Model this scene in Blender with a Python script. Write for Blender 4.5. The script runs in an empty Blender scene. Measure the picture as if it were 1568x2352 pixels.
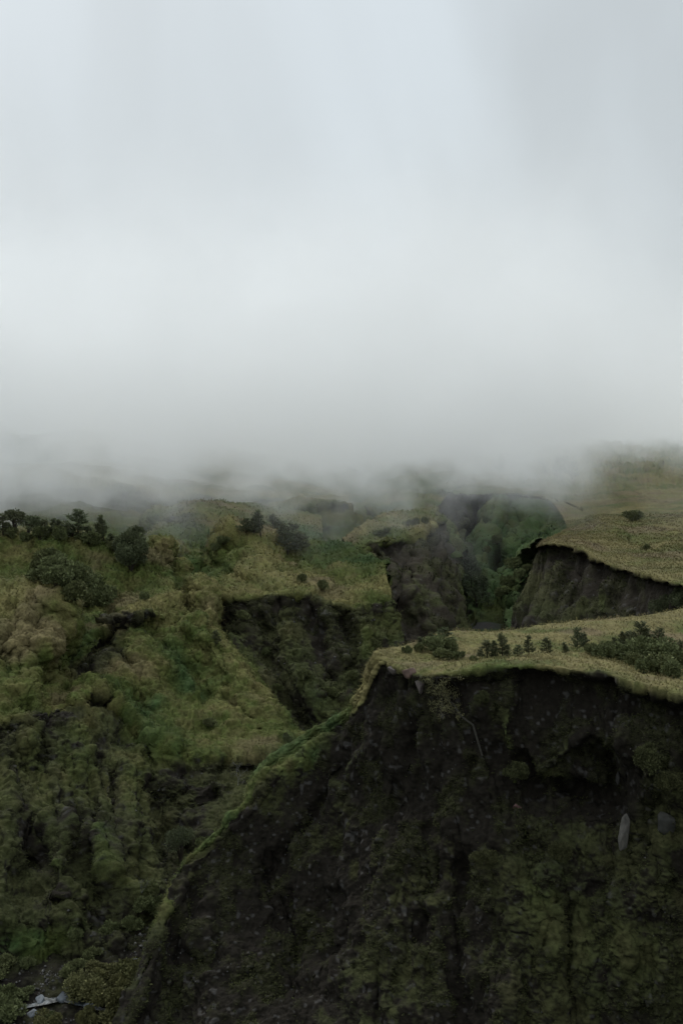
import bpy, math, random
import numpy as np
from mathutils import Vector, Matrix
R = math.radians
rng = np.random.default_rng(7); random.seed(7)
sc = bpy.context.scene
col = sc.collection

# ------------------------------------------------------------------ camera
PITCH, FOV, CAMZ = R(4.0), R(50.0), 100.0
F = 0.5 / math.tan(FOV / 2)
cam_d = bpy.data.cameras.new('camera'); cam = bpy.data.objects.new('camera', cam_d); col.objects.link(cam)
cam_d.sensor_fit = 'VERTICAL'; cam_d.angle = FOV; cam_d.clip_start = 0.5; cam_d.clip_end = 30000
cam.location = (0, 0, CAMZ); cam.rotation_euler = (R(90) - PITCH, 0, 0)
sc.camera = cam
sc.render.resolution_x, sc.render.resolution_y = 682, 1024

# ------------------------------------------------------------------ world: overcast sky
SUN_EL, SUN_ROT = R(44), R(-32)          # high, beyond the gorge: the walls facing us are in shade
w = bpy.data.worlds.new('World'); sc.world = w; w.use_nodes = True
nt = w.node_tree; N, L = nt.nodes, nt.links
N.clear()
out = N.new('ShaderNodeOutputWorld'); bg = N.new('ShaderNodeBackground'); bg.inputs[1].default_value = 0.11
sky = N.new('ShaderNodeTexSky'); sky.sky_type = 'NISHITA'; sky.sun_disc = False
sky.sun_elevation = SUN_EL; sky.sun_rotation = SUN_ROT; sky.air_density = 1; sky.dust_density = 3
tc = N.new('ShaderNodeTexCoord'); mp = N.new('ShaderNodeMapping'); mp.inputs['Scale'].default_value = (2.161, 1.389, 1.043)
mp.inputs['Location'].default_value = (0.1104, -16.907, 17.341)
n1 = N.new('ShaderNodeTexNoise'); n1.inputs['Scale'].default_value = 1.5; n1.inputs['Detail'].default_value = 5; n1.inputs['Roughness'].default_value = 0.42
n1.inputs['Distortion'].default_value = 0.5
rp = N.new('ShaderNodeValToRGB'); cr = rp.color_ramp
cr.elements[0].position = 0.34; cr.elements[0].color = (5.15, 5.6, 5.8, 1)
cr.elements[1].position = 0.68; cr.elements[1].color = (7.2, 7.95, 8.45, 1)
mx = N.new('ShaderNodeMix'); mx.data_type = 'RGBA'; mx.inputs[0].default_value = 0.93
L.new(tc.outputs['Generated'], mp.inputs[0]); L.new(mp.outputs[0], n1.inputs['Vector']); L.new(n1.outputs[0], rp.inputs[0])
L.new(sky.outputs[0], mx.inputs[6]); L.new(rp.outputs[0], mx.inputs[7])
sx = N.new('ShaderNodeSeparateXYZ'); L.new(tc.outputs['Generated'], sx.inputs[0])
zr = N.new('ShaderNodeMapRange'); zr.inputs[1].default_value = 0.42; zr.inputs[2].default_value = 0.95; zr.inputs[3].default_value = 1.0; zr.inputs[4].default_value = 2.0
L.new(sx.outputs['Z'], zr.inputs[0])
vs = N.new('ShaderNodeVectorMath'); vs.operation = 'SCALE'; L.new(mx.outputs[2], vs.inputs[0]); L.new(zr.outputs[0], vs.inputs['Scale'])
L.new(vs.outputs[0], bg.inputs[0]); L.new(bg.outputs[0], out.inputs[0])

# ------------------------------------------------------------------ sun behind the overcast
sd = bpy.data.lights.new('sun', 'SUN'); sd.energy = 1.5; sd.angle = R(14); sd.color = (1, 0.97, 0.92)
sun = bpy.data.objects.new('sun', sd); col.objects.link(sun)
sdir = Vector((math.sin(-SUN_ROT) * -1 * math.cos(SUN_EL), math.cos(SUN_ROT) * math.cos(SUN_EL), math.sin(SUN_EL)))
sun.rotation_euler = sdir.to_track_quat('Z', 'Y').to_euler()

sc.view_settings.view_transform = 'Standard'; sc.view_settings.look = 'None'
sc.view_settings.exposure = 0.0; sc.view_settings.gamma = 1.0
cy = sc.cycles
cy.max_bounces = 18; cy.diffuse_bounces = 3; cy.volume_bounces = 16; cy.transparent_max_bounces = 8
cy.use_denoising = True; cy.volume_max_steps = 256; cy.volume_step_rate = 0.13
cy.use_adaptive_sampling = True; cy.adaptive_threshold = 0.02

# ------------------------------------------------------------------ helpers
CP, SP = math.cos(PITCH), math.sin(PITCH)
def at(px, py, D):
    """a point seen at (px, py) of a 1568 x 2352 view, D metres ahead"""
    X = (px - 784) / 2352 / F * D; Y = (1176 - py) / 2352 / F * D
    return np.stack([X, D * CP + Y * SP, CAMZ - D * SP + Y * CP], -1)
def proj(P):
    X = P[..., 0]; y = P[..., 1]; z = P[..., 2] - CAMZ
    D = y * CP - z * SP; Y = y * SP + z * CP
    D = np.maximum(D, 1e-3)
    return X / D * F * 2352 + 784, 1176 - Y / D * F * 2352, D

def _hash(ix, iy, iz):
    h = (ix * 374761393 + iy * 668265263 + iz * 2147483647 // 7 * 3).astype(np.int64) & 0xffffffff
    h = ((h ^ (h >> 13)) * 1274126177) & 0xffffffff
    h = ((h ^ (h >> 16)) * 2246822519) & 0xffffffff
    return ((h ^ (h >> 15)) & 0xffffff).astype(np.float32) / np.float32(0x7fffff) - 1.0
def noise(P, s, seed=0):
    Q = P / np.asarray(s, dtype=float) + seed * 17.31
    I = np.floor(Q).astype(np.int64); f = (Q - I).astype(np.float32); f = f * f * f * (f * (f * 6 - 15) + 10)
    ix, iy, iz = I[..., 0], I[..., 1], I[..., 2]; fx, fy, fz = f[..., 0], f[..., 1], f[..., 2]
    r = 0
    for a in (0, 1):
        for b in (0, 1):
            for c in (0, 1):
                r = r + _hash(ix + a, iy + b, iz + c) * (fx if a else 1 - fx) * (fy if b else 1 - fy) * (fz if c else 1 - fz)
    return r
def fbm(P, s, o=3, seed=0, g=0.5):
    r, a, t = 0, 1.0, 0.0
    for k in range(o):
        r = r + a * noise(P, np.asarray(s, float) / 2 ** k, seed + k); t += a; a *= g
    return r / t
def smooth(a, b, x):
    t = np.clip((x - a) / (b - a), 0, 1); return t * t * (3 - 2 * t)
def lerp(a, b, t): return a + (b - a) * t

def catmull(P, ns):
    """Catmull-Rom through P along axis 0; ns[i] samples on span i"""
    n = P.shape[0]; res = []
    for i in range(n - 1):
        p1, p2 = P[i], P[i + 1]
        p0 = P[i - 1] if i > 0 else 2 * p1 - p2
        p3 = P[i + 2] if i < n - 2 else 2 * p2 - p1
        m1, m2 = (p2 - p0) * 0.38, (p3 - p1) * 0.38
        t = np.linspace(0, 1, ns[i], endpoint=False).reshape((-1,) + (1,) * (P.ndim - 1))
        t2, t3 = t * t, t * t * t
        res.append((2*t3 - 3*t2 + 1) * p1 + (t3 - 2*t2 + t) * m1 + (-2*t3 + 3*t2) * p2 + (t3 - t2) * m2)
    res.append(P[-1:])
    return np.concatenate(res, 0)

def np_mesh(name, V, Fq, cols=None, mat=None, parent=None, smoothf=False, sizes=None):
    """one mesh object out of arrays; Fq (n,3) or (n,4); cols per vertex (n,3)"""
    me = bpy.data.meshes.new(name)
    me.vertices.add(len(V)); me.vertices.foreach_set('co', np.ascontiguousarray(V, dtype=np.float32).ravel())
    k = Fq.shape[1]; nf = len(Fq)
    me.loops.add(nf * k); me.loops.foreach_set('vertex_index', np.ascontiguousarray(Fq, dtype=np.int32).ravel())
    me.polygons.add(nf); me.polygons.foreach_set('loop_start', np.arange(0, nf * k, k, dtype=np.int32))
    me.update(calc_edges=True)
    if smoothf: me.polygons.foreach_set('use_smooth', np.ones(nf, dtype=bool))
    if cols is not None:
        a = me.color_attributes.new('alb', 'FLOAT_COLOR', 'POINT')
        c4 = np.ones((len(V), 4), np.float32); c4[:, :3] = cols
        a.data.foreach_set('color', c4.ravel())
    if mat: me.materials.append(mat)
    o = bpy.data.objects.new(name, me); col.objects.link(o)
    if parent is not None: o.parent = parent
    return o
def tag(o, label=None, cat=None, group=None, kind=None):
    if label: o['label'] = label
    if cat: o['category'] = cat
    if group: o['group'] = group
    if kind: o['kind'] = kind
    return o
def empty(name, loc, rz=0):
    o = bpy.data.objects.new(name, None); col.objects.link(o); o.location = loc; o.rotation_euler = (0, 0, rz)
    o.empty_display_size = 0.5
    return o

# ------------------------------------------------------------------ materials
def mat_alb(name, rough=0.9, var=0.35, scale=3.0, bump=0.0, spec=0.1, trans=0.0):
    """colour comes from the 'alb' albedo attribute, broken up by noise"""
    m = bpy.data.materials.new(name); m.use_nodes = True; n, l = m.node_tree.nodes, m.node_tree.links
    b = n['Principled BSDF']; b.inputs['Roughness'].default_value = rough; b.inputs['Specular IOR Level'].default_value = spec
    a = n.new('ShaderNodeAttribute'); a.attribute_name = 'alb'
    g = n.new('ShaderNodeNewGeometry'); t = n.new('ShaderNodeTexNoise'); t.inputs['Scale'].default_value = scale; t.inputs['Detail'].default_value = 4
    l.new(g.outputs['Position'], t.inputs['Vector'])
    mr = n.new('ShaderNodeMapRange'); mr.inputs[1].default_value = 0.25; mr.inputs[2].default_value = 0.75
    mr.inputs[3].default_value = 1 - var; mr.inputs[4].default_value = 1 + var
    l.new(t.outputs[0], mr.inputs[0])
    v = n.new('ShaderNodeVectorMath'); v.operation = 'SCALE'; l.new(a.outputs['Color'], v.inputs[0]); l.new(mr.outputs[0], v.inputs['Scale'])
    l.new(v.outputs[0], b.inputs['Base Color'])
    if bump:
        t2 = n.new('ShaderNodeTexNoise'); t2.inputs['Scale'].default_value = scale * 0.7; t2.inputs['Detail'].default_value = 6
        l.new(g.outputs['Position'], t2.inputs['Vector'])
        bp = n.new('ShaderNodeBump'); bp.inputs['Strength'].default_value = 1; bp.inputs['Distance'].default_value = bump
        l.new(t2.outputs[0], bp.inputs['Height']); l.new(bp.outputs[0], b.inputs['Normal'])
    return m
M_TER = mat_alb('grassy volcanic ground', 0.95, 0.35, 2.2, 0.25)
M_GRASS = mat_alb('grass blades', 0.8, 0.25, 0.6)
M_LEAF = mat_alb('foliage', 0.75, 0.3, 1.5)
M_BARK = mat_alb('bark', 0.9, 0.3, 6.0)
M_ROCK = mat_alb('rock', 0.8, 0.35, 1.6, 0.1, 0.3)
TAN = np.array([0.128, 0.110, 0.047]); PINK = np.array([0.120, 0.087, 0.056]); GREEN = np.array([0.058, 0.068, 0.020])
LUSH = np.array([0.034, 0.055, 0.020]); SOIL = np.array([0.0125, 0.0104, 0.0076]); MOSS = np.array([0.0285, 0.0295, 0.0128])
STONE = np.array([0.09, 0.086, 0.082])

# ------------------------------------------------------------------ terrain sheets
PATCH = {}
def rowify(r, k=2):
    """[(px,py,D),...]"""
    return np.array(r, float)
def sheet(name, rows, soil, lush, amp=1.0, tus=0.32, gully=1.2, dens=1.0, seed=0, detail=1.0, tint=None, ribs=2.2, dm=None, strokes=(), soilk=1.0):
    """rows: back/top to front/bottom, each a list of (px,py,D); soil, lush: per row a number or a list per column"""
    def padded(v):      # carry the land on past the frame: one more column where a sheet leaves the picture
        v = list(v) if not np.isscalar(v) else v
        if np.isscalar(v): return v
        return ([v[0]] if padl else []) + v + ([v[-1]] if padr else [])
    padl = min(r[0][0] for r in rows) <= -200; padr = max(r[-1][0] for r in rows) >= 1700
    go = lambda a, b: tuple(a[k] + (1.8 * (a[k] - b[k]) if k < 2 else max(-.12 * a[2], min(.25 * a[2], 1.8 * (a[2] - b[2])))) for k in range(3))
    rows = [([go(r[0], r[1])] if padl else []) + list(r) + ([go(r[-1], r[-2])] if padr else []) for r in rows]
    soil, lush, dm = [padded(v) for v in soil], [padded(v) for v in lush], ([padded(v) for v in dm] if dm else None)
    C = len(rows[0])
    for i, r in enumerate(rows): assert len(r) == C, (name, i, len(r), C)
    Rr = np.array(rows, float)                                            # R,C,3
    W = at(Rr[..., 0], Rr[..., 1], Rr[..., 2])
    ex = lambda a: np.array([np.full(C, x) if np.isscalar(x) else np.interp(np.linspace(0, 1, C), np.linspace(0, 1, len(x)), x) for x in a], float)
    A = np.concatenate([W, ex(soil)[..., None], ex(lush)[..., None], ex(dm or [1] * len(rows))[..., None]], -1)
    inpic = lambda q: (q[..., 0] > -160) & (q[..., 0] < 1730) & (q[..., 1] < 2420)
    def counts(G, ax):
        d = np.linalg.norm(np.diff(G[..., :2], axis=ax), axis=-1); m = inpic(G)
        m = (m[1:] | m[:-1]) if ax == 0 else (m[:, 1:] | m[:, :-1])
        dd = np.where(m, d, d * 0.15); L = dd.max(axis=1 - ax) * 0.6 + dd.mean(axis=1 - ax) * 0.4
        return np.clip((L / 2.3 * dens).astype(int), 2, 400)
    A = catmull(A, counts(Rr, 0)); A = catmull(A.transpose(1, 0, 2), counts(Rr, 1)).transpose(1, 0, 2)
    P = A[..., :3].copy(); s0 = A[..., 3]; l0 = A[..., 4]; dmv = A[..., 5]
    def normals(P):
        du = np.gradient(P, axis=0); dv = np.gradient(P, axis=1)
        n = np.cross(dv, -du); n /= np.linalg.norm(n, axis=-1, keepdims=True) + 1e-9
        return n
    spx, spy, _ = proj(P)
    def pdist(pts):
        best = np.full(spx.shape, 1e9)
        for (ax, ay), (bx, by) in zip(pts[:-1], pts[1:]):
            vx, vy = bx - ax, by - ay; t = np.clip(((spx - ax) * vx + (spy - ay) * vy) / (vx * vx + vy * vy + 1e-6), 0, 1)
            best = np.minimum(best, np.hypot(spx - ax - t * vx, spy - ay - t * vy))
        return best
    jit = 1 + 0.5 * fbm(P, 5, 2, seed + 91) if len(strokes) else None
    sw = [(np.exp(-(pdist(pts) * jit / wd) ** 2), dep, ds) for pts, wd, dep, ds in strokes]
    n = normals(P)
    sgn = np.where((n * (np.array([0, 0, CAMZ]) - P)).sum(-1).mean() < 0, -1, 1); n = n * sgn
    D = proj(P)[2]; kk = float(np.clip(np.median(D) / 190, 0.7, 2.0)) * detail      # coarser relief on farther land
    for g_, dep, ds in sw:
        P = P + n * (g_ * dep)[..., None]; s0 = s0 + g_ * ds
    n = normals(P) * sgn
    big = fbm(P / kk, (15, 15, 12), 4, seed, 0.6)
    gl = fbm(P / kk, (3.2, 3.2, 13), 3, seed + 5)
    # drainage: rounded ribs and sharp creases running down the slope
    Uc = np.concatenate([[0], np.cumsum(np.linalg.norm(np.diff(P, axis=1), axis=-1).mean(0))])[None, :] + 0 * P[..., 0]
    Vc = np.concatenate([[0], np.cumsum(np.linalg.norm(np.diff(P, axis=0), axis=-1).mean(1))])[:, None] + 0 * P[..., 0]
    warp = fbm(P / kk, 9, 2, seed + 71) * 4.0 * kk
    Q = np.stack([Uc + warp, Vc * 0.28 + warp * 0.3, 0 * Uc], -1)
    rib = np.abs(fbm(Q / kk, 6.5, 2, seed + 75)) * 1.6 + 0.6 * np.abs(fbm(Q / kk, 2.6, 2, seed + 79))
    steep = smooth(0.985, 0.72, n[..., 2]) * np.clip(Vc / 8, 0, 1)
    P = P + n * (amp * 4.2 * kk * (big * dmv)[..., None]) + n * (gully * kk * (0.7 * gl * np.clip(s0 * 1.6, 0.15, 1) + ribs * (rib - 0.45) * steep * dmv)[..., None])
    n = normals(P) * sgn
    w2 = fbm(P / kk, 3.0, 2, seed + 9) * 1.5 * kk
    t1 = 1.1 * np.abs(fbm(np.stack([Uc + w2, Vc * 0.42 + w2, 0 * Uc], -1) / kk, 1.5, 2, seed + 11)) + 0.7 * np.abs(fbm(P / kk, (1.7, 1.7, 1.5), 2, seed + 12)); t2 = 2 * np.abs(noise(P / kk, 0.8, seed + 13))
    ms = smooth(-0.15, 0.4, fbm(P / kk, (4, 4, 5), 3, seed + 51) + 0.25 * fbm(P / kk, 1.3, 2, seed + 53))
    lump = lerp(1.0, 0.25 + 0.9 * ms, smooth(0.35, 0.6, s0))
    P = P + n * (tus * kk * (dmv * (lerp(1.5 * t1 + 0.7 * t2, 2.0 * fbm(P / kk, 1.9, 4, seed + 23, .62) + .7 * t2, 0.8 * smooth(0.3, 0.55, s0)) * lump + 2.0 * fbm(P / kk, 4.5, 3, seed + 17) + 1.2 * fbm(P / kk, 1.5, 4, seed + 19, .6)))[..., None])
    n = normals(P) * sgn
    up = n[..., 2]
    # what grows where
    na = fbm(P / kk, (7, 7, 5), 3, seed + 21); nb = fbm(P / kk, (1.6, 1.6, 2.6), 2, seed + 25); nc = fbm(P / kk, 14, 2, seed + 29); ng = fbm(P / kk, (2.2, 2.2, 9), 2, seed + 31)
    so = smooth(0.38, 0.68, s0 + 0.30 * na + 0.24 * nb + 0.16 * ng * (s0 > .2) + 0.22 * (0.55 - up) * np.clip(s0 * 2, 0.3, 1))
    lu = np.clip(l0 + 0.5 * na + 0.3 * nc + 0.25 * nb, 0, 1)[..., None]
    base = np.where(lu < 0.5, lerp(TAN, GREEN, lu * 2), lerp(GREEN, LUSH, lu * 2 - 1))
    pk = smooth(0.15, 0.5, noise(P / kk, 9, seed + 41) - 0.7 * l0)[..., None]
    base = lerp(base, PINK, pk * 0.55)
    if tint is not None: base = base * np.array(tint)
    base = lerp(base, MOSS * (0.7 + 0.4 * soilk), 0.85 * smooth(0.3, 0.55, s0)[..., None])
    base = base * (1 + 0.42 * nb[..., None])
    ms = ms[..., None]
    gr = lerp(SOIL * soilk, MOSS * (0.6 + 0.4 * soilk), ms * np.clip(0.55 + 0.6 * fbm(P / kk, 1.1, 3, seed + 57), 0, 1)[..., None])
    st = smooth(0.55, 0.75, noise(P / kk, (0.8, 0.8, 0.7), seed + 61))[..., None]
    gr = lerp(gr, STONE, st * 0.35)
    c = lerp(base, gr, so[..., None])
    H, Wd = P.shape[:2]
    idx = np.arange(H * Wd).reshape(H, Wd)
    q = np.stack([idx[:-1, :-1], idx[1:, :-1], idx[1:, 1:], idx[:-1, 1:]], -1).reshape(-1, 4)
    if sgn < 0: q = q[:, ::-1]
    o = np_mesh(name, P.reshape(-1, 3), q, c.reshape(-1, 3), M_TER, smoothf=True)
    tag(o, kind='structure')
    px, py, D = proj(P)
    PATCH[name] = dict(P=P.reshape(-1, 3), n=n.reshape(-1, 3), so=so.ravel(), lu=lu.ravel(), c=base.reshape(-1, 3), ms=ms.ravel(),
                       px=px.ravel(), py=py.ravel(), D=D.ravel(), s0=s0.ravel(), H=H, W=Wd)
    return o
def snap(name, px, py):
    p = PATCH[name]; d2 = (p['px'] - px) ** 2 + (p['py'] - py) ** 2; i = np.argmin(d2)
    c_ = np.nonzero(d2 < max(9.0, d2[i] * 2))[0]; i = c_[np.argmin(p['D'][c_])]      # the front-most layer there
    return p['P'][i], p['D'][i]

# --- near bluff
NEAR_STROKES = [([(640,2060),(690,2130),(650,2220)], 75, -4.5, .35), ([(1065,1985),(1050,2120),(1045,2360)], 30, -1.6, .15), ([(1300,2090),(1310,2360)], 24, -1.1, .1),
    ([(1385,1740),(1400,1840)], 24, -3.5, .5), ([(1290,1800),(1360,1835)], 22, -3.0, .4), ([(1490,1850),(1500,1930)], 18, -2.5, .4), ([(1190,1740),(1225,1810)], 18, -2.5, .3),
    ([(1180,1570),(1165,1690),(1195,1780)], 20, 1.6, -.5), ([(1100,1590),(1110,1625)], 24, 1.6, -.5), ([(1355,1685),(1270,1755),(1210,1800)], 20, 1.6, -.35),
    ([(1450,1710),(1560,1790)], 42, 2.0, -.25), ([(1260,1900),(1320,1960),(1250,2040)], 36, 1.2, -.05), ([(870,1640),(850,1720),(790,1800)], 20, .9, -.25),
    ([(1480,2030),(1440,2200),(1420,2352)], 40, 1.2, 0), ([(1190,2000),(1180,2200),(1150,2352)], 34, .9, 0), ([(940,1900),(900,2100),(860,2300)], 34, .9, 0),
    ([(780,1760),(700,1900),(600,2000)], 16, -1.2, .3), ([(960,1640),(930,1760),(880,1880)], 14, -1.1, .3), ([(1000,1980),(960,2150)], 16, -1.5, .2), ([(500,2040),(470,2180)], 22, 1.4, -.1)]
bot_px = [300,380,430,480,545,600,660,730,800,860,920,980,1040,1120,1250,1400,1530,1660,1860]
sil = [(250,2400,118),(345,2190,126),(385,2090,131),(412,2000,136),(490,1925,137),(560,1850,138),(600,1765,141),(700,1690,142),(790,1650,138),
       (830,1590,135),(860,1508,133),(878,1499,137),(950,1482,146),(1050,1454,155),(1200,1446,162),(1340,1430,168),(1480,1418,172),(1600,1398,178),(1800,1380,185)]
lip = [(272,2415,115.5),(357,2193,124.5),(395,2095,129.5),(424,2005,134),(503,1934,135),(580,1856,136),(640,1770,138),(735,1712,138.5),(800,1672,135),
       (835,1606,133),(872,1524,130.5),(908,1530,129),(962,1550,126),(1050,1541,123),(1200,1526,121),(1380,1543,116),(1480,1572,112),(1600,1604,108),(1800,1650,102)]
mid = [tuple(np.array(a) * .5 + np.array(b) * .5) for a, b in zip(sil, lip)]
mid = [(x, y + (12 if i > 12 else 0), d) for i, (x, y, d) in enumerate(mid)]
back = [(x - (25 if i < 10 else 0), y + 130, d + 14) for i, (x, y, d) in enumerate(sil)]
back2 = [(x - (25 if i < 10 else 0), y + 500, d + 22) for i, (x, y, d) in enumerate(sil)]
def face(t, pw=1.25, rec=0.0, by=2480):
    r = []
    for i, (x, y, d) in enumerate(lip):
        bx = bot_px[i]; db = 113 - 12 * i / 18 + (4 if i < 3 else 0)
        u = t ** pw
        r.append((x + (bx - x) * t, y + (by - y) * t, d + (min(db, d - 3) - d) * u + rec))
    return r
fr = face(0.035, rec=1.2); fr = [(x, y, d if i > 9 else d - 1.2) for i, (x, y, d) in enumerate(fr)]; fr = [(x, max(y, lip[i][1] + 14), d) for i, (x, y, d) in enumerate(fr)]
rows = [back2, back, sil, mid, lip, fr, face(.14, rec=.6), face(.32, rec=1.2), face(.55, rec=.5), face(.8), face(1.0), [(x, y + 500, d - 12) for x, y, d in face(1.0)]]
sheet('near_bluff', rows, [.4, .2, [.55,.6,.3,.3,.2,.2,.05,0,.15]+[0]*10, [.7,.7,.5,.5,.4,.45,.15,.1,.4]+[0]*10, [.9,.95,.7,.75,.6,.75,.35,.3,.7]+[.1,.2,.1,.3,.1,.05,.3,.1,.25,.1], [.9,.75,.9,.65,.9,.6,.5,.3,.8,.9]+[1.15]*9, [.8]*10+[.95]*9, [.8,.7,.75,.8,.85,.9,.8,.75,.7,.8,.9,.95,.85,.85,.8,.7,.6,.6,.6], [.7,.65,.7,.75,.9,.95,.9,.8,.75,.75,.7,.65,.6,.6,.5,.5,.5,.5,.5], [.7,.7,.7,.7,.85,.9,.85,.7,.65,.65,.6,.6,.7,.6,.5,.5,.5,.5,.5], .6, .6],
      [.6, .4, [.6]*9+[.05]*10, [.6]*9+[.3, .1, .2, .15, .1, .1, .1, .2, .3, .2], [.35]*9+[.15]*10, .6, .6, .6, .6, .6, .6, .6], amp=0.45, gully=1.3, dens=1.25, seed=3, tus=0.3,
      dm=[.5, .5, [.7]*10+[.5]*9, [.8]*10+[.6]*9, [1.0]*10+[.55]*9, .9, 1, 1.3, 1.5, 1.5, 1.5, 1],
      strokes=NEAR_STROKES, ribs=1.2)

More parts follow.
